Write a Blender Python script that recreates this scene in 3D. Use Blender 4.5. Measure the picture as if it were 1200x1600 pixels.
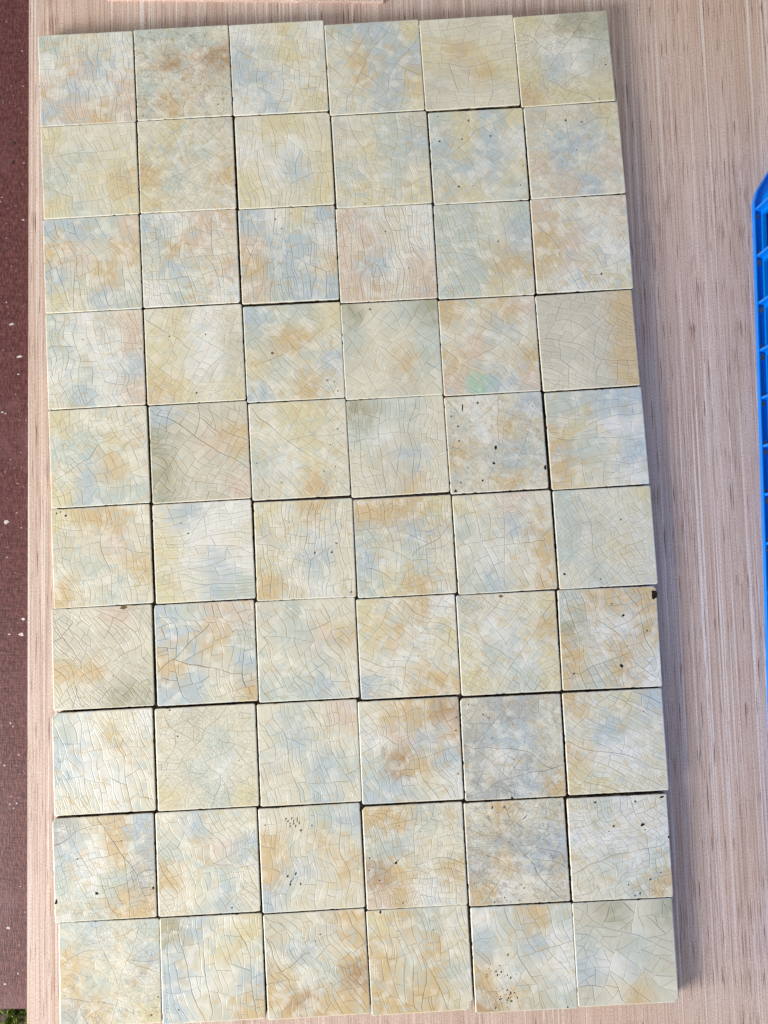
import bpy, math, random
import numpy as np
from mathutils import Vector

# ------------------------------------------------------------------ scene, camera, light
for o in list(bpy.data.objects):
    bpy.data.objects.remove(o)
scene = bpy.context.scene
COL = scene.collection
MM = 0.001
TOP = 10.0                       # tile thickness, mm; the board's top face is z = 0

cam_data = bpy.data.cameras.new('camera')
cam = bpy.data.objects.new('camera', cam_data)
COL.objects.link(cam)
cam_data.sensor_fit = 'HORIZONTAL'
cam_data.sensor_width = 36.0
cam_data.lens = 1178.9 / 1200 * 36.0
cam_data.clip_start = 0.02
cam_data.clip_end = 60.0
cam.location = (0, 0, (580.2 + TOP) * MM)
cam.rotation_euler = (0.06309, -0.00615, 0)
scene.camera = cam

world = bpy.data.worlds.new('World')
scene.world = world
world.use_nodes = True
bg = world.node_tree.nodes['Background']
bg.inputs['Color'].default_value = (0.97, 0.98, 1.0, 1)
bg.inputs['Strength'].default_value = 0.40

# soft daylight from the open side of the covered bench, low on the left
key_data = bpy.data.lights.new('open_side_light', 'AREA')
key_data.shape = 'RECTANGLE'
key_data.size = 1.05
key_data.size_y = 0.75
key_data.energy = 88.0
key_data.color = (1.0, 0.99, 0.975)
key = bpy.data.objects.new('open_side_light', key_data)
COL.objects.link(key)
key.location = (-1.92, -1.12, 0.80)
key.rotation_euler = (Vector((0.02, 0.05, 0)) - key.location).to_track_quat('-Z', 'Y').to_euler()

scene.view_settings.view_transform = 'Standard'
scene.view_settings.look = 'None'
scene.view_settings.gamma = 1.0
scene.view_settings.use_curve_mapping = False
scene.view_settings.exposure = 0.16
scene.render.engine = 'CYCLES'


# ------------------------------------------------------------------ helpers
def lin(r, g, b):
    def f(c):
        c /= 255.0
        return c / 12.92 if c <= 0.04045 else ((c + 0.055) / 1.055) ** 2.4
    return (f(r), f(g), f(b))


def mesh_obj(name, verts, faces, mats, parent=None, mat_idx=None, smooth=False):
    me = bpy.data.meshes.new(name)
    me.from_pydata(verts, [], faces)
    for m in (mats if isinstance(mats, (list, tuple)) else [mats]):
        me.materials.append(m)
    if mat_idx is not None:
        me.polygons.foreach_set('material_index', mat_idx)
    if smooth:
        me.polygons.foreach_set('use_smooth', [True] * len(me.polygons))
    me.update()
    o = bpy.data.objects.new(name, me)
    COL.objects.link(o)
    if parent:
        o.parent = parent
    return o


def thing(o, label, cat, group=None):
    o['label'] = label
    o['category'] = cat
    if group:
        o['group'] = group
    return o


class MB:
    """collects simple shapes into one mesh (metres)"""
    def __init__(self):
        self.v, self.f = [], []

    def box(self, x0, x1, y0, y1, z0, z1):
        b = len(self.v)
        self.v += [(x0, y0, z0), (x1, y0, z0), (x1, y1, z0), (x0, y1, z0),
                   (x0, y0, z1), (x1, y0, z1), (x1, y1, z1), (x0, y1, z1)]
        self.f += [tuple(b + i for i in q) for q in
                   ((3, 2, 1, 0), (4, 5, 6, 7), (0, 1, 5, 4), (1, 2, 6, 5), (2, 3, 7, 6), (3, 0, 4, 7))]

    def prism(self, pts, z0, z1):
        n, b = len(pts), len(self.v)
        self.v += [(x, y, z0) for x, y in pts] + [(x, y, z1) for x, y in pts]
        self.f.append(tuple(b + n + i for i in range(n)))
        self.f.append(tuple(b + n - 1 - i for i in range(n)))
        for i in range(n):
            j = (i + 1) % n
            self.f.append((b + i, b + j, b + n + j, b + n + i))

    def build(self, name, mat, parent=None):
        return mesh_obj(name, self.v, self.f, mat, parent)


class NT:
    """small node-tree writer"""
    def __init__(self, name):
        self.m = bpy.data.materials.new(name)
        self.m.use_nodes = True
        self.t = self.m.node_tree
        self.n = self.t.nodes
        self.bsdf = self.n['Principled BSDF']

    def node(self, kind, **kw):
        n = self.n.new(kind)
        for k, v in kw.items():
            if k.startswith('i_'):
                key = k[2:]
                key = int(key) if key.isdigit() else key.replace('_', ' ')
                self.put(n.inputs[key], v)
            else:
                setattr(n, k, v)
        return n

    def put(self, sock, v):
        if isinstance(v, bpy.types.NodeSocket):
            self.t.links.new(v, sock)
        elif isinstance(v, (tuple, list)) and len(v) == 3 and sock.type == 'RGBA':
            sock.default_value = (*v, 1)
        else:
            sock.default_value = v

    def math(self, op, a, b=0.0, clamp=False):
        n = self.n.new('ShaderNodeMath')
        n.operation = op
        n.use_clamp = clamp
        self.put(n.inputs[0], a)
        self.put(n.inputs[1], b)
        return n.outputs[0]

    def mix(self, fac, a, b, blend='MIX'):
        n = self.n.new('ShaderNodeMix')
        n.data_type = 'RGBA'
        n.blend_type = blend
        self.put(n.inputs[0], fac)
        self.put(n.inputs[6], a)
        self.put(n.inputs[7], b)
        return n.outputs[2]

    def ramp(self, x, lo, hi, a=0.0, b=1.0):
        n = self.n.new('ShaderNodeMapRange')
        self.put(n.inputs['Value'], x)
        for i, v in zip((1, 2, 3, 4), (lo, hi, a, b)):
            self.put(n.inputs[i], v)
        n.interpolation_type = 'SMOOTHSTEP'
        return n.outputs[0]

    def coords(self, scale=(1, 1, 1), offset=None):
        tc = self.n.new('ShaderNodeTexCoord')
        mp = self.n.new('ShaderNodeMapping')
        mp.inputs['Scale'].default_value = scale
        self.t.links.new(tc.outputs['Object'], mp.inputs['Vector'])
        if offset is not None:
            self.put(mp.inputs['Location'], offset)
        return mp.outputs[0]

    def noise(self, vec, scale, detail=3.0, rough=0.55, dist=0.0):
        n = self.node('ShaderNodeTexNoise')
        self.put(n.inputs['Vector'], vec)
        n.inputs['Scale'].default_value = scale
        n.inputs['Detail'].default_value = detail
        n.inputs['Roughness'].default_value = rough
        n.inputs['Distortion'].default_value = dist
        return n.outputs['Fac']

    def bump(self, h, strength, dist):
        n = self.node('ShaderNodeBump')
        n.inputs['Strength'].default_value = strength
        n.inputs['Distance'].default_value = dist
        self.put(n.inputs['Height'], h)
        self.t.links.new(n.outputs[0], self.bsdf.inputs['Normal'])

    def out(self, color=None, rough=None, spec=None):
        if color is not None:
            self.put(self.bsdf.inputs['Base Color'], color)
        if rough is not None:
            self.put(self.bsdf.inputs['Roughness'], rough)
        if spec is not None:
            self.bsdf.inputs['Specular IOR Level'].default_value = spec
        return self.m


# ------------------------------------------------------------------ materials
def mat_glaze():
    m = NT('crackle_glaze')
    tint = m.node('ShaderNodeAttribute', attribute_name='tint').outputs['Color']
    info = m.node('ShaderNodeSeparateColor', i_0=m.node('ShaderNodeAttribute', attribute_name='info').outputs['Color'])
    cell, seed, grime = info.outputs[0], info.outputs[1], info.outputs[2]
    off = m.node('ShaderNodeCombineXYZ', i_0=m.math('MULTIPLY', cell, 0.0024),
                 i_1=m.math('MULTIPLY', cell, -0.0020), i_2=m.math('MULTIPLY', seed, 5.0)).outputs[0]
    mot = m.node('ShaderNodeAttribute', attribute_name='mottle').outputs['Fac']
    vec = m.coords((1, 1, 1), off)
    # streaky mottling of the glaze colours
    n1 = m.noise(vec, 125, 3.0, 0.55, 0.6)
    n2 = m.noise(m.coords((1, 1, 1), m.node('ShaderNodeVectorMath', operation='ADD', i_0=off, i_1=(3.1, 1.7, 9.2)).outputs[0]), 135, 3.0, 0.55, 0.5)
    n3 = m.noise(vec, 105, 2.0, 0.5, 0.3)
    c = m.mix(m.math('MULTIPLY', mot, m.ramp(n1, 0.48, 0.68, 0, 0.50)), tint, lin(186, 198, 196))
    c = m.mix(m.math('MULTIPLY', mot, m.ramp(n2, 0.51, 0.70, 0, 0.48)), c, lin(208, 183, 136))
    c = m.mix(m.math('MULTIPLY', mot, m.ramp(n3, 0.48, 0.68, 0, 0.48)), c, lin(236, 232, 218))
    # per-plate shift
    c = m.mix(1.0, c, m.node('ShaderNodeCombineColor', i_0=m.ramp(cell, 0, 1, 0.965, 1.035), i_1=m.ramp(cell, 0, 1, 0.965, 1.035), i_2=m.ramp(cell, 0, 1, 0.95, 1.04)).outputs[0], 'MULTIPLY')
    # fine speckle and ingrained dirt
    fine = m.noise(vec, 900, 2.0, 0.6)
    mid = m.noise(vec, 260, 4.0, 0.7)
    dirt = m.math('MULTIPLY', m.ramp(mid, 0.50, 0.70), grime)
    c = m.mix(m.math('MULTIPLY', dirt, 0.75), c, lin(112, 100, 82))
    c = m.mix(m.math('MULTIPLY', m.ramp(fine, 0.58, 0.78), m.math('ADD', m.math('MULTIPLY', grime, 0.6), 0.10)), c, lin(128, 116, 96))
    rough = m.math('ADD', 0.36, m.math('MULTIPLY', grime, 0.22))
    m.bump(m.math('ADD', m.noise(vec, 150, 2.0), m.math('MULTIPLY', fine, 0.10)), 0.30, 0.0006)
    return m.out(c, rough, 0.45)


def mat_crack():
    m = NT('crack_dirt')
    a = m.node('ShaderNodeAttribute', attribute_name='tint').outputs['Color']
    n = m.noise(m.coords(), 120, 3.0)
    return m.out(m.mix(m.ramp(n, 0.3, 0.7, 0, 0.5), a, lin(132, 112, 80)), 0.9, 0.1)


def mat_biscuit():
    m = NT('biscuit_clay')
    v = m.coords()
    n = m.noise(v, 220, 4.0, 0.65)
    c = m.mix(m.ramp(n, 0.35, 0.7), lin(186, 170, 138), lin(92, 74, 54))
    c = m.mix(m.ramp(m.noise(v, 70, 3.0), 0.46, 0.60, 0, 0.85), c, lin(40, 34, 29))
    m.bump(n, 0.5, 0.0006)
    return m.out(c, 0.85, 0.2)


def mat_plain(name, a, b, scale, rough, spec=0.3, bump=0.0):
    m = NT(name)
    n = m.noise(m.coords(), scale, 4.0, 0.6)
    if bump:
        m.bump(n, 0.6, bump)
    return m.out(m.mix(m.ramp(n, 0.35, 0.68), a, b), rough, spec)


def mat_wood():
    m = NT('sliced_veneer')
    streak = m.noise(m.coords((1, 0.006, 1)), 900, 5.0, 0.75)          # fine long grain
    line = m.noise(m.coords((1, 0.004, 1), (1.3, 0.2, 0)), 520, 2.0, 0.6)
    band = m.noise(m.coords((1, 0.02, 1)), 70, 3.0, 0.6)              # wider growth bands
    tone = m.noise(m.coords((1, 0.6, 1)), 3.2, 2.0, 0.5)
    pore = m.noise(m.coords((1, 0.018, 1)), 2100, 1.0, 0.5)           # dark vessel strokes
    patch = m.noise(m.coords((1, 0.22, 1)), 34, 2.0, 0.5)
    long_ = m.noise(m.coords((1, 0.030, 1), (4.2, 1.0, 0)), 1000, 0.0, 0.4)
    fleck = m.noise(m.coords((1, 0.45, 1)), 1500, 3.0, 0.7)
    c = m.mix(m.ramp(band, 0.30, 0.70), lin(229, 208, 196), lin(207, 180, 165))
    c = m.mix(m.ramp(tone, 0.35, 0.68, 0, 0.6), c, lin(224, 193, 168))
    c = m.mix(m.ramp(streak, 0.48, 0.60, 0, 0.75), c, lin(178, 142, 122))
    c = m.mix(m.ramp(line, 0.44, 0.34, 0, 0.85), c, lin(244, 232, 224))
    c = m.mix(m.math('MULTIPLY', m.ramp(pore, 0.60, 0.66), m.ramp(patch, 0.46, 0.62, 0.08, 0.80)), c, lin(126, 80, 54))
    c = m.mix(m.math('MULTIPLY', m.ramp(long_, 0.72, 0.78), 0.85), c, lin(112, 68, 46))
    c = m.mix(m.ramp(fleck, 0.47, 0.64, 0, 0.48), c, lin(150, 128, 120))
    c = m.mix(m.ramp(fleck, 0.45, 0.30, 0, 0.40), c, lin(244, 234, 228))
    m.bump(m.math('ADD', streak, m.math('MULTIPLY', fleck, 0.5)), 0.4, 0.0004)
    return m.out(c, 0.68, 0.25)


def mat_film():
    m = NT('phenolic_film')
    v = m.coords()
    wv = m.noise(m.coords((1, 0.25, 1)), 900, 3.0, 0.6)
    wh = m.noise(m.coords((0.2, 1, 1)), 700, 3.0, 0.6)
    big = m.noise(v, 18, 3.0, 0.6)
    c = m.mix(m.ramp(wv, 0.35, 0.68), lin(80, 40, 39), lin(118, 72, 70))
    c = m.mix(m.ramp(wh, 0.45, 0.75, 0, 0.6), c, lin(54, 27, 28))
    c = m.mix(m.ramp(big, 0.5, 0.75, 0, 0.5), c, lin(128, 88, 92))
    spots = m.noise(v, 330, 3.0, 0.6)
    c = m.mix(m.ramp(spots, 0.66, 0.74, 0, 0.8), c, lin(206, 196, 198))
    c = m.mix(m.ramp(m.noise(m.coords((1, 1, 1), (2.0, 5.0, 0)), 120, 2.0), 0.72, 0.76, 0, 0.9), c, lin(34, 24, 26))
    m.bump(m.math('ADD', wv, wh), 0.5, 0.0005)
    return m.out(c, 0.50, 0.4)


def mat_blue():
    m = NT('blue_plastic')
    n = m.noise(m.coords(), 300, 3.0)
    c = m.mix(m.ramp(n, 0.4, 0.8, 0, 0.4), lin(0, 120, 222), lin(6, 138, 234))
    m.bump(n, 0.15, 0.0004)
    return m.out(c, 0.32, 0.5)


M_GLAZE, M_CRACK, M_BISC = mat_glaze(), mat_crack(), mat_biscuit()
M_PIT = mat_plain('pit_dirt', lin(26, 22, 20), lin(52, 44, 38), 900, 0.9, 0.1)
M_RUST = mat_plain('rust_spot', lin(104, 82, 46), lin(136, 112, 70), 900, 0.8, 0.2)
M_MORTAR = mat_plain('black_mortar', lin(20, 18, 17), lin(58, 50, 44), 700, 0.95, 0.1)
M_WOOD = mat_wood()
M_EDGE = mat_plain('ply_edge', lin(206, 180, 150), lin(150, 118, 90), 160, 0.8, 0.2)
M_FILM = mat_film()
M_BLUE = mat_blue()
M_DUST = mat_plain('grey_dust', lin(150, 146, 134), lin(92, 96, 100), 600, 0.95, 0.1)
M_SOIL = mat_plain('dark_soil', lin(58, 50, 44), lin(92, 82, 72), 60, 0.95, 0.1, 0.01)
M_STONE = mat_plain('gravel_stone', lin(84, 80, 80), lin(150, 144, 142), 30, 0.85, 0.3)
M_GRASS = mat_plain('grass_blade', lin(92, 116, 26), lin(132, 150, 48), 40, 0.6, 0.3)

# ------------------------------------------------------------------ setting: ground, panel, board
rng = random.Random(5)
GZ = -0.72
g = MB()
g.v = [(-6, -6, GZ), (6, -6, GZ), (6, 6, GZ), (-6, 6, GZ)]
g.f = [(0, 1, 2, 3)]
ground = g.build('ground', M_SOIL)
ground['kind'] = 'structure'

gv, gf = [], []
for i in range(1500):
    x, y = rng.uniform(-1.25, 0.35), rng.uniform(-1.25, -0.25)
    r = rng.uniform(0.004, 0.012)
    b = len(gv)
    ring = 6
    a0 = rng.uniform(0, 6.28)
    sq = rng.uniform(0.6, 1.0)
    for k in range(ring):
        a = a0 + k * math.tau / ring
        rr = r * rng.uniform(0.8, 1.15)
        gv.append((x + rr * math.cos(a), y + rr * sq * math.sin(a), GZ + r * 0.25))
    for k in range(ring):
        a = a0 + (k + .5) * math.tau / ring
        rr = 0.62 * r * rng.uniform(0.8, 1.15)
        gv.append((x + rr * math.cos(a), y + rr * sq * math.sin(a), GZ + r * 0.8))
    gv.append((x, y, GZ + r))
    gv.append((x, y, GZ - r * 0.2))
    for k in range(ring):
        j = (k + 1) % ring
        gf += [(b + k, b + j, b + ring + k), (b + j, b + ring + j, b + ring + k),
               (b + ring + k, b + ring + j, b + 2 * ring), (b + j, b + k, b + 2 * ring + 1)]
gravel = mesh_obj('gravel', gv, gf, M_STONE)
gravel['kind'] = 'stuff'
gravel['label'] = 'dark grey gravel on the ground beyond the panel'
gravel['category'] = 'gravel'

gv, gf = [], []
for i in range(5200):
    cx, cy = rng.choice(((-0.59, -0.80), (-0.45, -1.0), (-0.3, -0.8), (-0.55, -0.9), (0.1, -0.95)))
    x, y = rng.gauss(cx, 0.05), rng.gauss(cy, 0.07)
    if x < -0.638 and y > -0.9:
        continue
    h, w, a = rng.uniform(0.008, 0.020), rng.uniform(0.0012, 0.0024), rng.uniform(0, 6.28)
    lx, ly = rng.gauss(0, 0.006), rng.gauss(0, 0.006)
    dx, dy = w * math.cos(a), w * math.sin(a)
    b = len(gv)
    gv += [(x - dx, y - dy, GZ), (x + dx, y + dy, GZ), (x + dx * .7 + lx * .4, y + dy * .7 + ly * .4, GZ + h * .6),
           (x - dx * .7 + lx * .4, y - dy * .7 + ly * .4, GZ + h * .6), (x + lx, y + ly, GZ + h)]
    gf += [(b, b + 1, b + 2, b + 3), (b + 3, b + 2, b + 4)]
grass = mesh_obj('grass', gv, gf, M_GRASS)
grass['kind'] = 'stuff'
grass['label'] = 'short green grass growing beside the gravel'
grass['category'] = 'grass'

BT = 0.018                                    # board thickness
p = MB()
p.box(-0.80, 0.85, -0.3465, 0.75, -BT - 0.021, -BT)
panel = p.build('film_faced_panel', M_FILM)
thing(panel, 'maroon film-faced panel with paint flecks lying under the pale board', 'panel')
fl, ff = [], []
for i in range(60):
    x, y, r = rng.uniform(-0.34, -0.275), rng.uniform(-0.345, 0.47), rng.choice((0.0005, 0.0007, 0.001, 0.0014))
    b = len(fl)
    a0 = rng.uniform(0, 6)
    for k in range(7):
        a = a0 + k * math.tau / 7
        rr = r * rng.uniform(0.5, 1.3)
        fl.append((x + rr * 1.5 * math.cos(a), y + rr * math.sin(a), -BT + 0.00012))
    ff.append(tuple(range(b, b + 7)))
M_PAINT = mat_plain('dried_paint', lin(222, 214, 216), lin(176, 164, 168), 500, 0.7, 0.3)
fk = mesh_obj('paint_fleck', fl, ff, M_PAINT, panel)
fk['kind'] = 'stuff'

board_root = bpy.data.objects.new('plywood_board', None)
COL.objects.link(board_root)
board_root.location = (-0.2640, -0.3470, 0)
board_root.rotation_euler = (0, 0, math.radians(1.59))
thing(board_root, 'pale pinkish plywood board with straight grain carrying the tiles', 'board')
b = MB()
b.box(0, 1.02, -0.10, 1.05, -0.0012, 0)
b.build('face_veneer', M_WOOD, board_root)
b = MB()
b.box(0.0006, 1.0194, -0.0994, 1.0494, -BT + 0.0001, -0.0012)
b.build('core', M_EDGE, board_root)

# offcut at the far end
oc = MB()
oc.box(0, 0.225, 0, 0.05, 0, 0.003)
offcut = oc.build('wooden_offcut', M_WOOD)
offcut.location = (-0.222, 0.4556, 0)
offcut.rotation_euler = (0, 0, math.radians(-0.4))
thing(offcut, 'thin pale wooden offcut lying on the board beyond the tiles', 'offcut')

# ------------------------------------------------------------------ blue crate
def build_crate():
    root = bpy.data.objects.new('plastic_crate', None)
    COL.objects.link(root)
    thing(root, 'bright blue ribbed plastic crate standing on the board beside the tiles', 'crate')
    X0, Y1, W, L, H = 0.3002, 0.3360, 0.34, 0.66, 0.16
    X1, Y0 = X0 + W, Y1 - L

    def octo(ins):
        a, b_, c, d = X0 + ins, X1 - ins, Y0 + ins, Y1 - ins
        k, k2 = 0.028 - ins * .45, 0.050 - ins * .45
        s, s2 = k * .10, k2 * .80
        return [(a, c + k2), (a + s, c + s2), (a + k, c), (b_ - k, c), (b_ - s, c + s2), (b_, c + k2),
                (b_, d - k2), (b_ - s, d - s2), (b_ - k, d), (a + k, d), (a + s, d - s2), (a, d - k2)]

    def band(name, i0, i1, z0, z1, parent):
        A, B = octo(i0), octo(i1)
        n = len(A)
        v = [(x, y, z0) for x, y in A] + [(x, y, z1) for x, y in A] + [(x, y, z1) for x, y in B] + [(x, y, z0) for x, y in B]
        f = []
        for i in range(n):
            j = (i + 1) % n
            f += [(i, j, n + j, n + i), (n + i, n + j, 2 * n + j, 2 * n + i), (2 * n + i, 2 * n + j, 3 * n + j, 3 * n + i), (3 * n + i, 3 * n + j, j, i)]
        return mesh_obj(name, v, f, M_BLUE, parent)

    flange = band('flange', 0.0010, 0.0090, 0.0003, 0.0016, root)
    lip = band('lip', 0.0, 0.0010, 0.0, 0.0042, root)
    WI = 0.0062
    wall = band('wall', WI, WI + 0.003, 0.0016, 0.0045, root)
    band('upper_wall', WI, WI + 0.003, 0.062, H, root)
    band('top_rim', WI - 0.007, WI + 0.005, H, H + 0.008, root)
    fl_ = MB()
    fl_.prism(octo(WI + 0.0032), 0.001, 0.003)
    fl_.build('base', M_BLUE, root)
    added_shade_lid = MB()  # unseen top plate, added to keep the crate's inside dark behind the openings
    added_shade_lid.prism(octo(WI + 0.0032), H - 0.004, H - 0.001)
    added_shade_lid.build('added_shade_lid', M_BLUE, root)
    ys = []
    y = 0.2800
    while y > Y0 + 0.05:
        ys.append(y)
        y -= 0.0382
    T = 0.0010
    for side in (0, 1):
        for y in ys:
            r = MB()
            xo, xi = X0 + 0.0010, X0 + WI
            if side:
                xo, xi = X1 - 0.0010, X1 - WI
            # gusset plate: upright outer edge, joined to the wall
            v = [(xo, y - T, 0.0017), (xi, y - T, 0.0017), (xi, y - T, 0.075), (xo, y - T, 0.066)]
            r.v = v + [(a, q + 2 * T, c) for a, q, c in v]
            r.f = [(0, 1, 2, 3), (7, 6, 5, 4), (0, 4, 5, 1), (1, 5, 6, 2), (2, 6, 7, 3), (3, 7, 4, 0)]
            r.build('rib', M_BLUE, root)
            ps = MB()
            s = -1 if side else 1
            x_a, x_b = sorted((xi, xi + s * 0.003))
            ps.box(x_a, x_b, y - 0.004, y + 0.004, 0.0045, 0.062)
            ps.build('mullion', M_BLUE, wall)
    xs = [X0 + 0.045 + 0.0416 * k for k in range(7)]
    for side in (0, 1):
        for x in xs:
            yo, yi = (Y0 + 0.001, Y0 + WI) if side == 0 else (Y1 - 0.001, Y1 - WI)
            r = MB()
            r.box(x - T, x + T, min(yo, yi), max(yo, yi), 0.0017, 0.070)
            r.build('rib', M_BLUE, root)
            ps = MB()
            s = 1 if side == 0 else -1
            a_, b_ = sorted((yi, yi + s * 0.003))
            ps.box(x - 0.004, x + 0.004, a_, b_, 0.0045, 0.062)
            ps.build('mullion', M_BLUE, wall)
    # solid corner posts
    A, B = octo(WI), octo(WI + 0.003)
    for t in ((0, 1, 2), (3, 4, 5), (6, 7, 8), (9, 10, 11)):
        pst = MB()
        pst.prism([A[q] for q in t] + [B[q] for q in t[::-1]], 0.0045, 0.062)
        pst.build('corner_post', M_BLUE, root)
    # dust heaped in the corners between ribs and lip
    r2 = random.Random(3)
    for i, y in enumerate(ys[:13]):
        for k in range(2):
            dv, df = [], []
            cy = y - T - (0.0034 if k == 0 else 0.034) + r2.uniform(-.0005, .0005)
            cx = X0 + r2.uniform(0.0034, 0.0044)
            n = 9
            R = r2.uniform(0.0018, 0.0032) * (1.0 if k == 0 else 0.7)
            for q in range(n):
                a = q * math.tau / n
                rr = R * r2.uniform(0.7, 1.2)
                dv.append((cx + rr * 0.75 * math.cos(a), cy + rr * math.sin(a) * 0.9, 0.00165))
            dv.append((cx, cy, 0.0023))
            df = [(q, (q + 1) % n, n) for q in range(n)]
            mesh_obj('dust', dv, df, M_DUST, flange)
    return root


build_crate()

# ------------------------------------------------------------------ the tiles
PAL = {'w': (229, 227, 219), 'c': (220, 214, 193), 'y': (217, 206, 168), 'a': (209, 184, 140), 'p': (215, 196, 176),
       'b': (185, 196, 199), 'g': (196, 202, 190), 'o': (172, 169, 143), 'k': (178, 146, 108), 's': (206, 200, 181),
       'v': (156, 198, 168), 'd': (180, 180, 174)}
PAL = {k: np.array(lin(*v)) for k, v in PAL.items()}
CREAM = np.array(lin(243, 238, 220))

POS = [
    [(-233.66,383.22,3.35,75.79), (-156.95,388.17,3.59,75.53), (-80.68,392.59,3.50,75.78), (-4.05,393.38,3.85,75.69), (72.07,397.67,3.94,75.71), (148.23,401.06,4.54,75.69)],
    [(-229.28,307.48,3.63,75.35), (-152.79,312.28,3.22,75.49), (-75.43,316.22,3.32,75.82), (1.73,317.13,3.53,75.63), (78.65,320.26,3.43,75.61), (155.25,325.25,4.02,75.45)],
    [(-225.51,231.79,3.44,75.52), (-149.03,236.64,3.30,75.63), (-71.55,239.70,3.14,76.04), (5.54,240.90,3.15,76.27), (82.59,244.11,2.92,76.00), (159.65,248.93,3.31,76.29)],
    [(-221.30,155.91,3.38,75.65), (-144.07,159.86,3.35,76.30), (-66.81,161.80,3.15,76.09), (9.60,163.99,3.28,75.97), (86.08,167.23,3.33,75.87), (163.00,171.41,4.05,76.11)],
    [(-216.61,79.54,3.48,76.05), (-138.82,83.07,3.41,76.02), (-61.98,85.23,3.31,75.56), (14.11,87.84,3.69,75.82), (90.64,90.69,3.70,75.91), (168.99,94.31,3.79,76.16)],
    [(-212.63,2.73,3.52,75.99), (-134.71,6.40,3.30,76.01), (-57.17,7.87,2.61,75.82), (19.43,10.36,3.15,75.74), (96.44,13.52,3.46,76.18), (173.99,17.27,3.19,75.91)],
    [(-210.07,-73.93,2.86,76.29), (-131.95,-70.68,3.10,76.18), (-54.86,-68.26,2.87,75.90), (21.97,-66.16,3.10,75.68), (98.68,-63.42,2.95,75.99), (175.98,-59.71,2.29,76.04)],
    [(-207.56,-151.77,3.09,76.04), (-130.05,-148.59,3.00,75.88), (-53.05,-145.49,2.94,75.94), (23.67,-143.87,2.87,76.38), (101.20,-141.46,2.67,76.28), (178.83,-137.39,2.84,76.09)],
    [(-205.25,-229.52,3.16,75.77), (-128.13,-225.47,2.99,75.89), (-50.68,-222.66,3.27,76.30), (26.61,-221.33,2.89,75.30), (103.34,-218.87,3.00,75.75), (180.70,-215.70,2.56,75.68)],
    [(-199.39,-305.30,2.38,74.94), (-123.56,-302.37,2.82,76.00), (-46.42,-299.50,3.42,75.68), (30.17,-297.10,3.35,75.58), (107.60,-295.40,2.61,75.89), (183.23,-291.76,2.64,74.99)],
]

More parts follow.
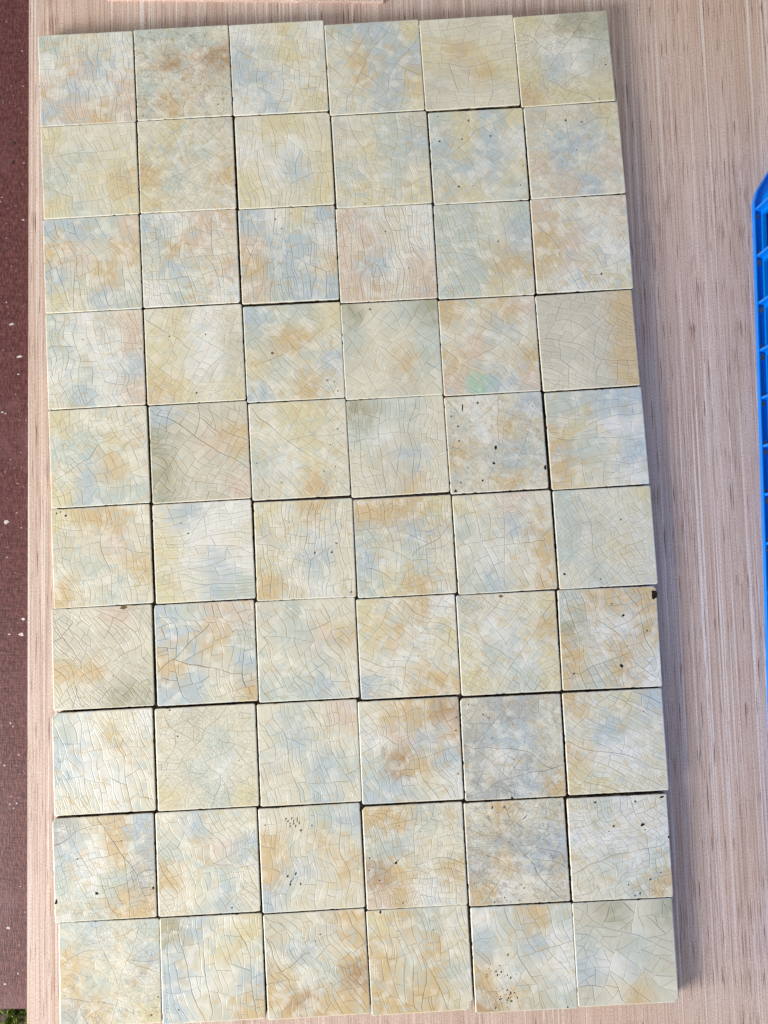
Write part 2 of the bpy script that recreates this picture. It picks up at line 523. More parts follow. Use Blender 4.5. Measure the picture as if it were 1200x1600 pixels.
# colour map of each tile (4 x 4), crazing: plate size mm, run of the long cracks (deg), aspect, dirt in the cracks, grime
I = None      # isotropic crazing
TILES = {
 (1,1): ('gccw wpbw pbwp bpap', 6.0, 95, 2.4, .35, .05, 'pale lilac-white crackled tile with small tan patches'),
 (1,2): ('gggc ckpk gcps sacc', 3.2, I, 1.0, .45, .55, 'finely crazed tile with rusty brown cloudy stains'),
 (1,3): ('wcyw bcyc bbwc wbcy', 6.0, 80, 1.5, .25, .08, 'cream tile with blue cloud and yellowish side'),
 (1,4): ('gbby cabb caba ccby', 6.5, 60, 1.2, .25, .05, 'light blue tile with ochre patches'),
 (1,5): ('ccsc yayc ssay sccc', 7.0, 5, 1.8, .20, .04, 'plain sandy yellow tile with soft horizontal bands'),
 (1,6): ('ycoo cwwg ybws ayyy', 3.6, I, 1.0, .42, .22, 'whitish tile with olive corner and yellow rim'),
 (2,1): ('yccc sgcy gcya ygcy', 6.0, 100, 1.4, .25, .04, 'pale yellow-green crackled tile'),
 (2,2): ('cycs ysgc agca yccc', 4.0, 130, 1.2, .35, .32, 'scratched cream tile with golden stained edges'),
 (2,3): ('cyyc wcwy ywby yccy', 7.0, 95, 2.0, .30, .04, 'buttery yellow tile with long upright cracks'),
 (2,4): ('scgs cygb gcgc cycy', 6.0, 90, 1.3, .20, .05, 'pale greenish cream tile with faint crackle'),
 (2,5): ('gyby bybw gbby sycg', 6.5, 45, 1.2, .10, .12, 'smooth bluish tile with black round pinholes'),
 (2,6): ('scsy cbbc pbcp cpbc', 3.6, I, 1.0, .30, .18, 'pinkish finely crazed tile with grey-blue cloud'),
 (3,1): ('bbgp apca bcac ycbg', 7.0, 110, 1.8, .40, .04, 'blue tile with amber streak from its edge'),
 (3,2): ('bwpp gapc cbcp wgcw', 4.8, 100, 1.5, .35, .08, 'white tile mottled with tan and blue blots'),
 (3,3): ('bwyb pbbw abba pgbb', 6.0, 93, 2.5, .45, .05, 'strongly blue tile with upright cracks'),
 (3,4): ('pwcw ppcw pbwp ppcp', 5.5, 92, 3.0, .45, .10, 'pinkish tan tile with parallel upright cracks'),
 (3,5): ('ggcg ggcb cgaa ggyc', 5.6, 110, 1.6, .25, .04, 'grey-green tile with amber band below its middle'),
 (3,6): ('pccp apwc apcw cwcy', 5.0, 120, 1.3, .25, .06, 'white tile clouded with tan'),
 (4,1): ('gwsp gwwp wgwb cbwp', 5.4, 100, 1.5, .40, .08, 'dull grey-white tile with pink side'),
 (4,2): ('cywc ycws ycws aycy', 6.0, 60, 1.2, .25, .04, 'milky cream tile with golden rim'),
 (4,3): ('bggy gaac ygcb bcac', 6.5, 130, 1.6, .35, .03, 'blue-topped tile with ochre middle and yellow dot'),
 (4,4): ('ocgo gccg scag ccsc', 8.0, 45, 1.2, .30, .03, 'olive-grey tile with large curved crackle'),
 (4,5): ('acap cpgc apca pvbp', 5.6, 140, 1.5, .25, .05, 'tan tile with a small green spot'),
 (4,6): ('sssa scsa sssa ccsa', 6.0, 160, 1.6, .35, .06, 'plain beige tile with amber stained side'),
 (5,1): ('yccc ggyc cbac ybgg', 6.0, 110, 1.2, .40, .03, 'yellowish tile with green-blue lower corner'),
 (5,2): ('bsss ospa ocss ossp', 6.5, 150, 1.3, .60, .05, 'beige tile with dark olive cracked edge'),
 (5,3): ('cyyc ccyc gwyc scac', 5.6, 135, 1.2, .20, .08, 'creamy yellow tile with scattered black flecks'),
 (5,4): ('oggc gwsc csbc csac', 7.0, 95, 2.0, .35, .03, 'pale grey tile with olive corner'),
 (5,5): ('cwcb swas asbg scac', 3.6, I, 1.0, .38, .38, 'worn whitish tile with black pits and scratch'),
 (5,6): ('ggbb ayww agcb aycw', 8.0, 5, 1.6, .25, .03, 'white and blue tile with amber side blotches'),
 (6,1): ('yaac scpc cgca acgc', 6.0, 95, 1.6, .30, .05, 'warm cream tile with peach blotches'),
 (6,2): ('cbww ywwc ywbw ycbg', 6.5, 5, 2.4, .30, .03, 'icy white tile with horizontal cracks'),
 (6,3): ('ycac scwc ycbc acwc', 6.5, 95, 2.4, .45, .05, 'white tile with curving upright cracks and pits'),
 (6,4): ('aaay gsbs bcgc gyac', 5.5, 95, 1.3, .40, .05, 'blue-grey tile with amber top edge'),
 (6,5): ('ycpc gcba cwca gbca', 7.0, 110, 1.5, .40, .03, 'cream tile with blue diagonal clouds'),
 (6,6): ('gccy gscc gcyc cgcc', 5.0, 30, 1.2, .25, .06, 'pale celadon tile with small crackle'),
 (7,1): ('scps sssc aass csoo', 6.0, 130, 2.0, .60, .08, 'khaki tile with diagonal cracks and dark corner'),
 (7,2): ('bgpp bbag abcb bbca', 8.0, 100, 1.4, .80, .03, 'blue tile with bold dark crackle, tan patches'),
 (7,3): ('sgcc cgpa ccgc ggbc', 7.5, 120, 1.6, .50, .03, 'cream tile with sweeping curved cracks'),
 (7,4): ('ycaw yawy cwcc bcaa', 6.0, 150, 1.5, .40, .05, 'white tile with yellow and apricot clouds'),
 (7,5): ('sccy cwca ygwy ycgy', 5.0, 45, 1.2, .35, .10, 'straw-coloured tile with grey-green middle'),
 (7,6): ('gaaa owwa acac agaw', 5.4, 110, 1.4, .48, .12, 'orange-tan tile with black pits and chipped corner'),
 (8,1): ('gwyw bwac bwwc ccwc', 7.0, 105, 2.6, .45, .04, 'white tile with swaying cracks and cut corner'),
 (8,2): ('cscc ccgc cgwc ycgy', 3.3, I, 1.0, .50, .12, 'beige tile with very fine mesh crazing'),
 (8,3): ('cgcp cbcc scbg ccbc', 7.0, 100, 2.0, .40, .03, 'pale blue and cream tile with looping cracks'),
 (8,4): ('caak wpbp gkab bbcw', 6.5, 110, 1.6, .40, .06, 'light blue tile with large rusty tan cloud'),
 (8,5): ('sdds dbbs dwds ddba', 3.8, I, 1.0, .55, .42, 'dirty grey tile clouded blue'),
 (8,6): ('acyb cbgc awwc yycc', 5.5, 150, 1.4, .40, .05, 'pale tile with amber side and wavy cracks'),
 (9,1): ('dcab bwad gwgd sgaa', 4.4, 105, 1.4, .80, .20, 'grey tile with dense black crackle and pit'),
 (9,2): ('cbcc gcpb acgc ccbc', 6.0, 115, 1.6, .40, .04, 'cream tile with brown stained side'),
 (9,3): ('ccgb acac abca bccc', 7.0, 90, 2.2, .30, .03, 'cream tile with two clusters of black flecks'),
 (9,4): ('aagc gbcc kaca pawc', 4.6, 100, 1.3, .40, .10, 'blue and orange tile with larger black pit'),
 (9,5): ('cacs sddb dabd awcs', 3.3, I, 1.0, .60, .62, 'grimy dark tile with black scratch'),
 (9,6): ('cgwc wwcw cgwg ccga', 4.6, 20, 1.1, .42, .25, 'off-white tile peppered with black spots'),
 (10,1): ('gbcg accb agcs dacy', 3.5, I, 1.0, .38, .40, 'dusty blue and sand tile with dirty edge'),
 (10,2): ('obcy bcyc bwcb bcsa', 8.0, 95, 2.4, .45, .03, 'sky blue and yellow tile with upright cracks'),
 (10,3): ('scsa sbca acgk akaa', 7.0, 115, 2.2, .45, .06, 'tan brown tile with fanning cracks'),
 (10,4): ('yagc acac agag aaac', 7.0, 105, 2.6, .40, .03, 'golden ochre tile with snapped corner'),
 (10,5): ('wgag bcbw awcw kasg', 8.0, 110, 1.8, .35, .05, 'blue and apricot tile with black speckled corner'),
 (10,6): ('soco gsgs bwgs scac', 9.0, I, 1.0, .55, .04, 'olive-grey tile with star-shaped crackle'),
}
MOTTLE = {(4,6): .25, (1,5): .55, (4,4): .5, (10,6): .4, (8,2): .5, (7,1): .5, (6,2): .6, (5,4): .6, (6,6): .6, (2,1): .7,
          (1,6): .5, (5,2): .5, (4,2): .7, (2,3): .7, (3,2): 1.25, (3,6): 1.2, (1,1): 1.15, (8,3): .8, (9,3): .75}
ORD = ['first', 'second', 'third', 'fourth', 'fifth', 'sixth', 'seventh', 'eighth', 'ninth', 'tenth']
CUT = {(8,1): {'tl': 3.4}, (10,4): {'br': 5.0}, (9,4): {'tl': 1.8}, (10,6): {'br': 2.6}, (7,6): {'tr': 1.6}, (2,3): {'tr': 1.4},
       (9,1): {'tl': 1.5}, (8,5): {'tl': 1.4}, (10,1): {'bl': 2.2}}

# pits: (u from left, v from top, size mm, elongation, angle, kind)
_r = random.Random(77)
PITS = {
 (1,2): [(.87,.36,.6),(.85,.87,.8),(.93,.02,.8),(.06,.95,1.0,1,0,1)],
 (1,6): [(.93,.60,.9),(.16,.42,.5),(.92,.53,.8,1,0,1),(.83,.97,.9)],
 (2,4): [(.25,.80,.5),(.30,.97,1.0,1,0,1)],
 (2,5): [(.10,.32,1.15),(.64,.29,1.15),(.27,.82,1.15),(.92,.84,.8),(.34,.31,1.0,1.4,20,1),(.42,.11,1.3,1,0,1),(.10,.05,.8,1,0,1),(.22,.2,.6,1,0,1),(.42,.82,.8,1,0,1),(.96,.63,.8,1,0,1)],
 (2,6): [(.52,.5,.7),(.43,.17,1.5,1,0,1),(.6,.2,1.1,1,0,1)],
 (3,1): [(.52,.24,.6),(.70,.25,.6),(.33,.62,.6)],
 (3,3): [(.38,.12,.9),(.44,.22,.8),(.55,.07,.6)],
 (3,4): [(.72,.67,.8),(.5,.27,1.0,1,0,1),(.48,.62,.5)],
 (3,5): [(.65,.42,1.1,1,0,1)],
 (3,6): [(.68,.83,.9,1.8,50,0)],
 (4,1): [(.38,.29,.8),(.97,.42,.8)],
 (4,2): [(.62,.30,.7,1.5,70,0),(.25,.30,1.0,1,0,1),(.5,.9,1.4,1,0,1)],
 (4,3): [(.9,.83,.8),(.83,.81,.7,2,15,0),(.93,.93,.8),(.28,.50,1.6,1,0,1)],
 (4,4): [(.30,.07,1.3,1,0,1)],
 (5,3): [(.90,.31,.9),(.82,.47,.8),(.86,.70,.7),(.95,.78,.5),(.86,.85,.6),(.30,.83,.8),(.06,.62,.9,1,0,1),(.74,.74,.9,1,0,1),(.1,.9,.6),(.17,.97,.6)],
 (5,5): [(.18,.12,.8,5.5,82,0),(.34,.08,1.1,1.4,-50,0),(.12,.31,1.1),(.49,.55,1.9,1.3,80,0),(.46,.71,1.3,1.6,-30,0),(.33,.88,1.2),(.11,.89,.9),(.12,.46,.7,2,50,0),(.06,.20,1.2,1,0,1),(.90,.15,.7),(.25,.32,.6),(.05,.97,1.8),(.98,.79,1.5,2,85,0),(.06,.15,.5),(.19,.74,.7)],
 (6,1): [(.15,.07,1.3),(.06,.04,.9),(.10,.03,.8)],
 (6,2): [(.35,.31,1.0),(.28,.20,.7,1,0,1)],
 (6,3): [(.60,.54,1.0,1.5,80,0),(.77,.54,1.2,1.2,30,0),(.35,.22,.8,1,0,1),(.82,.45,.8,2.5,-40,1),(.95,.95,1.1,1,0,1)],
 (6,6): [(.06,.85,1.3,1.5,0,0),(.42,.92,.8),(.67,.33,.9,1.5,50,1),(.36,.9,.6,1,0,1)],
 (7,1): [(.60,.69,.7),(.72,.02,2.4,1.8,0,1),(.72,.015,1.2)],
 (7,4): [(.45,.60,.5),(.60,.60,.5)],
 (7,5): [(.45,.03,1.6,1.6,10,1)],
 (7,6): [(.65,.28,1.5,1.3,20,0),(.60,.78,1.7,1.5,-55,0),(.88,.44,1.05),(.67,.59,.9,1,0,1),(.54,.16,1.2,1,0,1),(.12,.84,.9,1.5,70,0),(.23,.62,.6),(.977,.085,3.2,1.7,80,0),(.960,.055,1.6)],
 (8,2): [(.22,.28,.9),(.82,.55,.6),(.15,.02,.9)],
 (8,4): [(.97,.2,.9,1.6,0,1),(.96,.33,.9,1.8,0,1),(.96,.75,.8,1.5,0,1)],
 (8,5): [(.22,.17,.9),(.5,.62,.6),(.3,.4,.6),(.28,.2,.6),(.5,.7,.6),(.08,.06,1.0,1,0,1),(.46,.99,1.2)],
 (8,6): [(.8,.22,.7)],
 (9,1): [(.42,.74,1.9),(.24,.40,1.0),(.975,.72,1.5),(.02,.80,1.7,1.6,80,0),(.38,.12,.7),(.68,.25,.7)],
 (9,2): [(.72,.95,.9,1.2,80,0)],
 (9,3): [(.27+.012*k+.006*(k%3), .11+.025*((k*5)%4), .62, 2.4, 78, 0) for k in range(11)] + [(.41,.23,.9,1.5,60,0),(.52,.19,.7,1.5,80,0),(.06,.16,.8,1.5,0,1),(.26,.66,.8,2,80,0),(.29,.71,.9,1.5,40,0),(.34,.64,.9,2,70,0),(.28,.74,.9,2,80,0),(.38,.74,.8,2,85,0),(.31,.69,.6,1.6,30,0)],
 (9,4): [(.31,.56,1.5,1.3,60,0),(.33,.54,.7),(.14,.72,.9),(.05,.50,.9),(.04,.62,.8),(.36,.20,.7,1,0,1),(.57,.27,.6),(.49,.72,.5),(.36,.95,.7)],
 (9,5): [(.60,.17,.55,8,40,0),(.55,.85,1.0),(.06,.78,.6),(.28,.06,.8,2.5,80,0),(.40,.06,1.0),(.43,.40,.9,1,0,1),(.35,.93,.8),(.25,.97,.9),(.5,.97,.7)],
 (9,6): [(.74,.29,1.7,1.4,20,0),(.45,.29,1.2),(.76,.34,.8),(.99,.42,1.2),(.78,.82,1.2),(.56,.86,.9),(.67,.95,.7,3,85,0),(.89,.76,.8),(.28,.05,1.4),(.68,.06,1.1),(.95,.03,1.3,2,10,0),(.4,.34,.7),(.12,.15,.6),(.62,.97,.9)],
 (10,1): [(.90,.92,1.2,1,0,1),(.97,.75,1.0,1,0,1)],
 (10,2): [(.16,.87,1.1,1,0,1)],
 (10,3): [(.55,.22,.9),(.5,.28,.7)],
 (10,4): [(.65,.22,.8),(.3,.21,.8,1,0,1),(.14,.02,1.4,1.6,80,0)],
 (10,5): [(_r.gauss(.24, .07), _r.gauss(.62, .07), _r.uniform(.35, .95), _r.uniform(1, 2), _r.uniform(0, 90), _r.random() < .2) for _ in range(15)] +
         [(_r.gauss(.32, .06), _r.gauss(.86, .05), _r.uniform(.35, .95), _r.uniform(1, 1.8), _r.uniform(0, 90), 0) for _ in range(20)] + [(.90,.985,1.0)],
}


def make_waves(r, lams_amps):
    return [(r.uniform(0, 6.283), r.uniform(0, 6.283), math.tau / (lam * r.uniform(.8, 1.25)), amp * r.uniform(.6, 1.2))
            for lam, amp in lams_amps]


def wave(ws, x, y):
    s = np.zeros_like(x)
    for ph, ang, k, a in ws:
        s = s + a * np.sin(k * (x * math.cos(ang) + y * math.sin(ang)) + ph)
    return s


def clip(poly, nx, ny, d, w):
    """split a convex polygon [(x, y, edge_weight)] by nx*x+ny*y=d -> two polygons"""
    A, B = [], []
    n = len(poly)
    ds = [nx * p[0] + ny * p[1] - d for p in poly]
    for i in range(n):
        p, q = poly[i], poly[(i + 1) % n]
        a, b = ds[i], ds[(i + 1) % n]
        if a >= 0:
            A.append(p)
        else:
            B.append(p)
        if (a >= 0) != (b >= 0):
            t = a / (a - b)
            x, y = p[0] + t * (q[0] - p[0]), p[1] + t * (q[1] - p[1])
            if a >= 0:
                A.append((x, y, w))
                B.append((x, y, p[2]))
            else:
                B.append((x, y, w))
                A.append((x, y, p[2]))
    return A, B


def area(poly):
    s = 0.0
    for i in range(len(poly)):
        p, q = poly[i], poly[(i + 1) % len(poly)]
        s += p[0] * q[1] - p[1] * q[0]
    return 0.5 * s


def shatter(poly, r, size, ang, aspect, dens):
    out = []
    stack = [(poly, 0)]
    while stack:
        P, lev = stack.pop()
        A = area(P)
        cx = sum(p[0] for p in P) / len(P)
        cy = sum(p[1] for p in P) / len(P)
        lim = (size * dens(cx, cy)) ** 2 * r.uniform(0.75, 2.3)
        if A < lim or lev > 14:
            out.append(P)
            continue
        if ang is None:
            th = r.uniform(0, math.pi)
            # prefer to cut across the long axis
            best = None
            for k in range(3):
                t = th + k * math.pi / 3
                e = [p[0] * math.cos(t) + p[1] * math.sin(t) for p in P]
                if best is None or max(e) - min(e) > best[0]:
                    best = (max(e) - min(e), t)
            nrm = best[1] + r.gauss(0, .25)
        else:
            a = math.radians(ang)
            ep = [p[0] * math.cos(a) + p[1] * math.sin(a) for p in P]
            eq = [-p[0] * math.sin(a) + p[1] * math.cos(a) for p in P]
            Lp, Lq = max(ep) - min(ep), max(eq) - min(eq)
            if Lp > aspect * Lq * r.uniform(.8, 1.25):
                nrm = a + r.gauss(0, .26)
            else:
                nrm = a + math.pi / 2 + r.gauss(0, .12)
        nx, ny = math.cos(nrm), math.sin(nrm)
        e = [p[0] * nx + p[1] * ny for p in P]
        lo, hi = min(e), max(e)
        d = lo + (hi - lo) * min(.8, max(.2, r.gauss(.5, .12)))
        w = max(.25, (1.25 - 0.11 * lev)) * r.choice((.15, .4, .7, 1.0, 1.0, 1.2))
        X, Y = clip(P, nx, ny, d, w)
        for Q in (X, Y):
            if len(Q) >= 3 and area(Q) > .15:
                stack.append((Q, lev + 1))
    return out


def inset(P, amount):
    """move every edge of a convex polygon inwards by its own weight * amount (boundary edges have weight 0)"""
    n = len(P)
    res = []
    for i in range(n):
        p0, p1, p2 = P[i - 1], P[i], P[(i + 1) % n]
        d1 = (p1[0] - p0[0], p1[1] - p0[1])
        d2 = (p2[0] - p1[0], p2[1] - p1[1])
        l1, l2 = math.hypot(*d1) or 1e-6, math.hypot(*d2) or 1e-6
        n1, n2 = (-d1[1] / l1, d1[0] / l1), (-d2[1] / l2, d2[0] / l2)
        a1, a2 = amount * (p0[2] > 0) * (p0[2] if amount < .2 else 1), amount * (p1[2] > 0) * (p1[2] if amount < .2 else 1)
        det = n1[0] * n2[1] - n1[1] * n2[0]
        if abs(det) < .18:
            ox, oy = (n1[0] * a1 + n2[0] * a2) / 2, (n1[1] * a1 + n2[1] * a2) / 2
        else:
            ox = (a1 * n2[1] - a2 * n1[1]) / det
            oy = (n1[0] * a2 - n2[0] * a1) / det
        m = math.hypot(ox, oy)
        lim = min(l1, l2) * .42 + 1e-6
        if m > lim:
            ox, oy = ox * lim / m, oy * lim / m
        res.append((p1[0] + ox, p1[1] + oy))
    return res


def add_attr(me, name, arr):
    a = me.attributes.new(name, 'FLOAT_COLOR', 'POINT')
    full = np.ones((len(arr), 4), np.float32)
    full[:, :3] = arr
    a.data.foreach_set('color', full.ravel())


def build_tile(rr, cc):
    grid, size, ang, aspect, dark, grime, look = TILES[(rr, cc)]
    px, py, deg, side = POS[rr - 1][cc - 1]
    r = random.Random(rr * 101 + cc * 7)
    root = bpy.data.objects.new('glazed_tile', None)
    COL.objects.link(root)
    root.location = (px * MM, py * MM, 0)
    root.rotation_euler = (0, 0, math.radians(deg))
    thing(root, '%s, %s from maroon panel, %s row from grass' % (look, ORD[cc - 1], ORD[10 - rr]), 'tile',
          'crackle glazed tiles laid in rows on the board')
    top = TOP + r.uniform(-.35, .35)
    RIM = 0.9
    h = side / 2 - RIM
    cut = CUT.get((rr, cc), {})
    base = .15
    k = {q: cut.get(q, base) for q in ('tl', 'tr', 'br', 'bl')}
    poly = [(-h + k['bl'], -h, 0), (h - k['br'], -h, 0), (h, -h + k['br'], 0), (h, h - k['tr'], 0),
            (h - k['tr'], h, 0), (-h + k['tl'], h, 0), (-h, h - k['tl'], 0), (-h, -h + k['bl'], 0)]
    ws_x = make_waves(r, [(70, 3.2), (42, 1.8), (24, 1.0), (11, .28)])
    ws_y = make_waves(r, [(70, 3.2), (42, 1.8), (24, .7), (11, .28)])
    tw_x = make_waves(r, [(40, 2.5), (18, 1.8), (9, .8)])
    tw_y = make_waves(r, [(40, 2.5), (18, 1.8), (9, .8)])
    dwv = make_waves(r, [(75, .22), (35, .15)])

    def dens(x, y):
        e = max(abs(x), abs(y)) / h
        return (1.0 + float(wave(dwv, np.array(x), np.array(y)))) * (1.12 - .45 * max(0, e - .55))

    def warp(xy):
        x, y = xy[:, 0], xy[:, 1]
        bx = np.clip((h - np.abs(x)) / 9, 0, 1)
        by = np.clip((h - np.abs(y)) / 9, 0, 1)
        bx, by = bx * bx * (3 - 2 * bx), by * by * (3 - 2 * by)
        c = bx * .75 + .25 * bx * by
        d = by * .75 + .25 * bx * by
        return np.stack([x + wave(ws_x, x, y) * c, y + wave(ws_y, x, y) * d], 1)

    G = np.array([[PAL[ch] for ch in row] for row in grid.split()])       # rows from the top

    G = G * .90 + G.reshape(-1, 3).mean(0) * .10

    def tint(x, y):
        x = x + wave(tw_x, x, y)
        y = y + wave(tw_y, x, y)
        u = np.clip((x / side + .5) * 4 - .5, 0, 2.999)
        v = np.clip((.5 - y / side) * 4 - .5, 0, 2.999)
        i, j = v.astype(int), u.astype(int)
        fv, fu = v - i, u - j
        fv, fu = (fv * fv * (3 - 2 * fv))[:, None], (fu * fu * (3 - 2 * fu))[:, None]
        return (G[i, j] * (1 - fv) * (1 - fu) + G[i, j + 1] * (1 - fv) * fu + G[i + 1, j] * fv * (1 - fu) + G[i + 1, j + 1] * fv * fu)

    # ---- glaze plates
    cells = shatter(poly, r, size * .86, ang, aspect, dens)
    gap = 0.035 + 0.075 * dark
    bev = 0.34
    bdep = 0.085 + .03 * dark
    if size < 4.5:
        bev, bdep = .22, bdep * .55
    pre, zz, samp, cellv, kindv, faces = [], [], [], [], [], []
    for P in cells:
        O = inset(P, gap)
        PI_ = [(o[0], o[1], p[2]) for o, p in zip(O, P)]
        N = inset([(o[0], o[1], p[2]) for o, p in zip(O, P)], bev)
        n = len(P)
        ring_o, ring_i = [], []
        for i in range(n):
            j = (i + 1) % n
            L = math.hypot(O[j][0] - O[i][0], O[j][1] - O[i][1])
            s = max(1, min(12, int(L / 1.5 + .5)))
            for q in range(s):
                t = q / s
                ring_o.append((O[i][0] + t * (O[j][0] - O[i][0]), O[i][1] + t * (O[j][1] - O[i][1]), P[i][2] == 0 or (q == 0 and P[i - 1][2] == 0)))
                ring_i.append((N[i][0] + t * (N[j][0] - N[i][0]), N[i][1] + t * (N[j][1] - N[i][1])))
        b = len(pre)
        m = len(ring_o)
        cr = r.random()
        ox, oy = r.gauss(0, 1.5), r.gauss(0, 1.5)
        tx, ty = r.gauss(0, .004), r.gauss(0, .004)
        cx = sum(q[0] for q in P) / n
        cy = sum(q[1] for q in P) / n
        for x, y, bd in ring_o:
            pre.append((x, y))
            zz.append(0.0 if bd else -bdep)
            samp.append((x + ox, y + oy))
            cellv.append(cr)
            kindv.append(0 if bd else 1)
        for x, y in ring_i:
            pre.append((x, y))
            zz.append((x - cx) * tx + (y - cy) * ty if abs(x) < h - .5 and abs(y) < h - .5 else 0.0)
            samp.append((x + ox, y + oy))
            cellv.append(cr)
            kindv.append(0)
        faces.append(tuple(b + m + i for i in range(m)))
        for i in range(m):
            j = (i + 1) % m
            faces.append((b + i, b + j, b + m + j, b + m + i))
    pre = np.array(pre)
    samp = np.array(samp)
    xy = warp(pre)
    sxy = warp(samp)
    cellv = np.array(cellv)
    kindv = np.array(kindv, float)
    zz = np.array(zz)
    crackcol = np.array(lin(156, 140, 106)) * (1 - dark) + np.array(lin(62, 54, 46)) * dark
    tn = tint(sxy[:, 0], sxy[:, 1])
    st = (kindv * (.04 + .32 * dark))[:, None]
    tn = tn * (1 - st) + crackcol * st
    seed = (rr * 6 + cc) / 70.0
    verts = np.column_stack([xy, zz + top])
    infos = np.column_stack([cellv, np.full(len(xy), seed), np.full(len(xy), grime)])

    # ---- rounded rim of the glaze
    edge = []
    for i in range(len(poly)):
        p, q = poly[i], poly[(i + 1) % len(poly)]
        L = math.hypot(q[0] - p[0], q[1] - p[1])
        s = max(1, int(L / 1.1))
        for t in range(s):
            edge.append((p[0] + (q[0] - p[0]) * t / s, p[1] + (q[1] - p[1]) * t / s))
    E_ = np.array(edge)
    m = len(E_)
    d = np.roll(E_, -1, 0) - np.roll(E_, 1, 0)
    d /= np.linalg.norm(d, axis=1)[:, None]
    nrm = np.column_stack([d[:, 1], -d[:, 0]])
    miter = 1.0 / np.maximum(np.abs(nrm).max(1), .76)
    for q, (sx, sy) in {'tl': (-1, 1), 'tr': (1, 1), 'br': (1, -1), 'bl': (-1, -1)}.items():
        if k[q] > 1:
            miter[np.hypot(E_[:, 0] - sx * h, E_[:, 1] - sy * h) < k[q] * 1.5] = 1.0
    rough_edge = np.zeros(m)
    for i in range(m):
        rough_edge[i] = r.gauss(0, .05 + .08 * grime)
    for _ in range(3 + int(r.random() * 5 + grime * 14)):
        i = r.randrange(m)
        for dd_, f in ((-1, .5), (0, 1), (1, .5)):
            rough_edge[(i + dd_) % m] -= f * r.uniform(.12, .5)
    rough_edge = np.clip(rough_edge, -.7, .03)
    rim_v, rim_t = [], []
    tin0 = tint(E_[:, 0], E_[:, 1])
    steps = (0, .38, .72, 1.0, 1.3)
    rim_n = len(steps)
    for si, ph in enumerate(steps):
        off = RIM * math.sin(min(ph, 1.5)) * 1.0 / math.sin(1.3)
        z = -0.55 * (1 - math.cos(ph))
        o = off * miter + rough_edge * (ph / 1.3) ** 2
        Q = E_ + nrm * o[:, None]
        rim_v.append(np.column_stack([Q, np.full(m, top + z)]))
        f = (0, .25, .6, .85, 1.0)[si]
        tt = tin0 * (1 - f) + CREAM * f
        chip = np.clip(-rough_edge * 1.6 - .25, 0, .8)[:, None] * (ph / 1.3) ** 2
        rim_t.append(tt * (1 - chip) + np.array(lin(120, 96, 66)) * chip)
    b = len(verts)
    for s in range(rim_n - 1):
        for i in range(m):
            j = (i + 1) % m
            faces.append((b + s * m + j, b + s * m + i, b + (s + 1) * m + i, b + (s + 1) * m + j))
    verts = np.vstack([verts] + rim_v)
    tn = np.vstack([tn] + rim_t)
    infos = np.vstack([infos, np.column_stack([np.full(m * rim_n, .5), np.full(m * rim_n, seed), np.full(m * rim_n, grime * .5)])])
    gl = mesh_obj('glaze', (verts * MM).tolist(), faces, M_GLAZE, root)
    add_attr(gl.data, 'tint', tn)
    add_attr(gl.data, 'info', infos)
    mo_ = gl.data.attributes.new('mottle', 'FLOAT', 'POINT')
    mo_.data.foreach_set('value', np.full(len(verts), MOTTLE.get((rr, cc), 1.0), np.float32))

    # ---- clay body under it
    outer = rim_v[-1].copy()
    vb = [np.column_stack([E_, np.full(m, top - .19)]), outer + np.array([0, 0, -.02]),
          np.column_stack([outer[:, :2] * .997, np.zeros(m)])]
    n0 = len(vb)
    fb, mi = [tuple(range(m)), tuple(2 * m + m - 1 - i for i in range(m))], [1, 0]
    for s in range(2):
        for i in range(m):
            j = (i + 1) % m
            fb.append((s * m + j, s * m + i, (s + 1) * m + i, (s + 1) * m + j))
            mi.append(0)
    vb = np.vstack(vb)
    bo = mesh_obj('clay_body', (vb * MM).tolist(), fb, [M_BISC, M_CRACK], root, mi)
    add_attr(bo.data, 'tint', np.tile(crackcol, (len(vb), 1)))

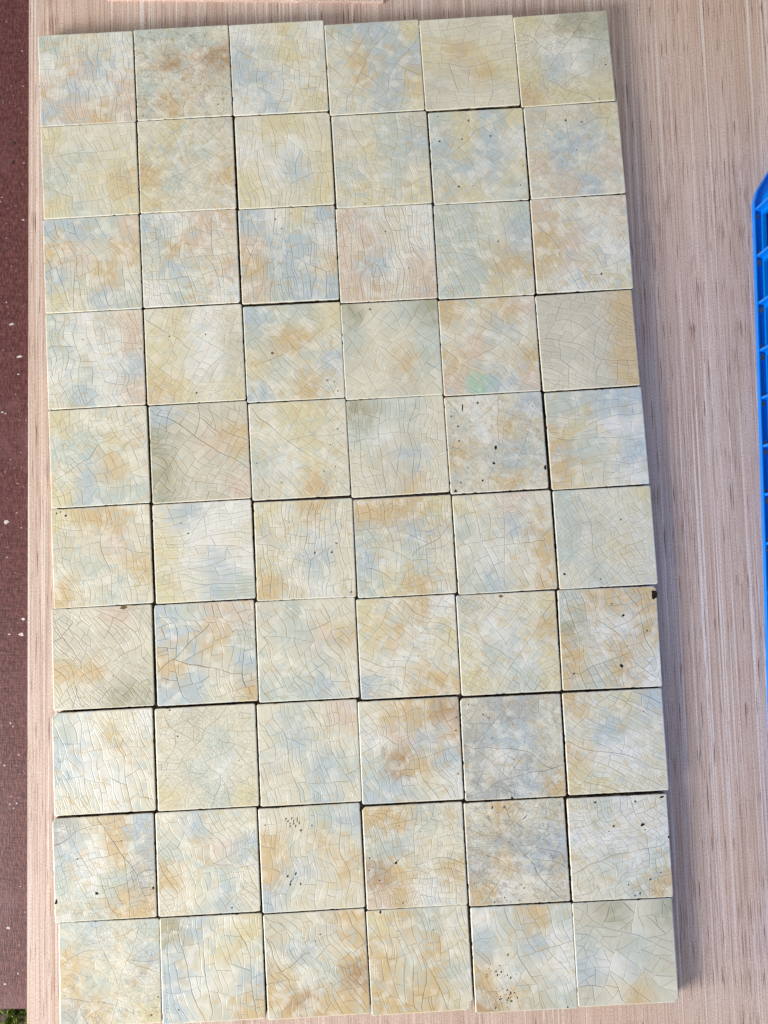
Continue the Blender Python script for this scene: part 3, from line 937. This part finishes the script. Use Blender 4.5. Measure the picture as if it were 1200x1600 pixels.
    # ---- pits and rust spots
    for kind, name, mat in ((0, 'pit', M_PIT), (1, 'rust_spot', M_RUST)):
        for pit in PITS.get((rr, cc), []):
            u, v, sz, el, an, kd = (tuple(pit) + (1.0, 0, 0)[len(pit) - 3:]) if len(pit) < 6 else pit
            if int(kd) != kind:
                continue
            x, y = (u - .5) * side, (.5 - v) * side
            n = 9
            a = math.radians(an)
            pv = []
            for q in range(n):
                t = q * math.tau / n
                R = sz * .64 * r.uniform(.75, 1.25)
                lx, ly = R * math.cos(t) * (1 + (el - 1)), R * math.sin(t)
                pv.append(((x + lx * math.cos(a) - ly * math.sin(a)) * MM, (y + lx * math.sin(a) + ly * math.cos(a)) * MM, (top + .03) * MM))
            pv.append((x * MM, y * MM, (top + .07) * MM))
            mesh_obj(name, pv, [(q, (q + 1) % n, n) for q in range(n)], mat, gl)

    # ---- crumbs of old black mortar on the edges
    cv, cf = [], []
    for _ in range(int(12 + 80 * grime + 20 * dark + r.random() * 10)):
        i = r.randrange(m)
        c0 = outer[i]
        R = r.choice((.15, .2, .25, .3, .4, .55)) * r.uniform(.8, 1.1)
        if r.random() < .25:
            x, y, z = E_[i][0] + nrm[i][0] * r.uniform(.3, .9), E_[i][1] + nrm[i][1] * r.uniform(.3, .9), top - .32
        else:
            x, y, z = c0[0] - nrm[i][0] * .15, c0[1] - nrm[i][1] * .15, top - r.uniform(.55, 1.3)
        b = len(cv)
        tgx, tgy = -nrm[i][1], nrm[i][0]
        el = r.uniform(1, 2.6)
        for dx, dy, dz in ((el, 0, 0), (0, .8, 0), (-el, 0, 0), (0, -.8, 0), (0, 0, .8), (0, 0, -.8)):
            dx, dy, dz = (q * R * r.uniform(.7, 1.2) for q in (dx, dy, dz))
            cv.append(((x + tgx * dx + nrm[i][0] * dy * .45) * MM, (y + tgy * dx + nrm[i][1] * dy * .45) * MM, (z + dz) * MM))
        cf += [tuple(b + q for q in t) for t in ((0, 1, 4), (1, 2, 4), (2, 3, 4), (3, 0, 4), (1, 0, 5), (2, 1, 5), (3, 2, 5), (0, 3, 5))]
    mo = mesh_obj('mortar_residue', cv, cf, M_MORTAR, root)
    mo['kind'] = 'stuff'
    return root


for rr in range(1, 11):
    for cc in range(1, 7):
        build_tile(rr, cc)
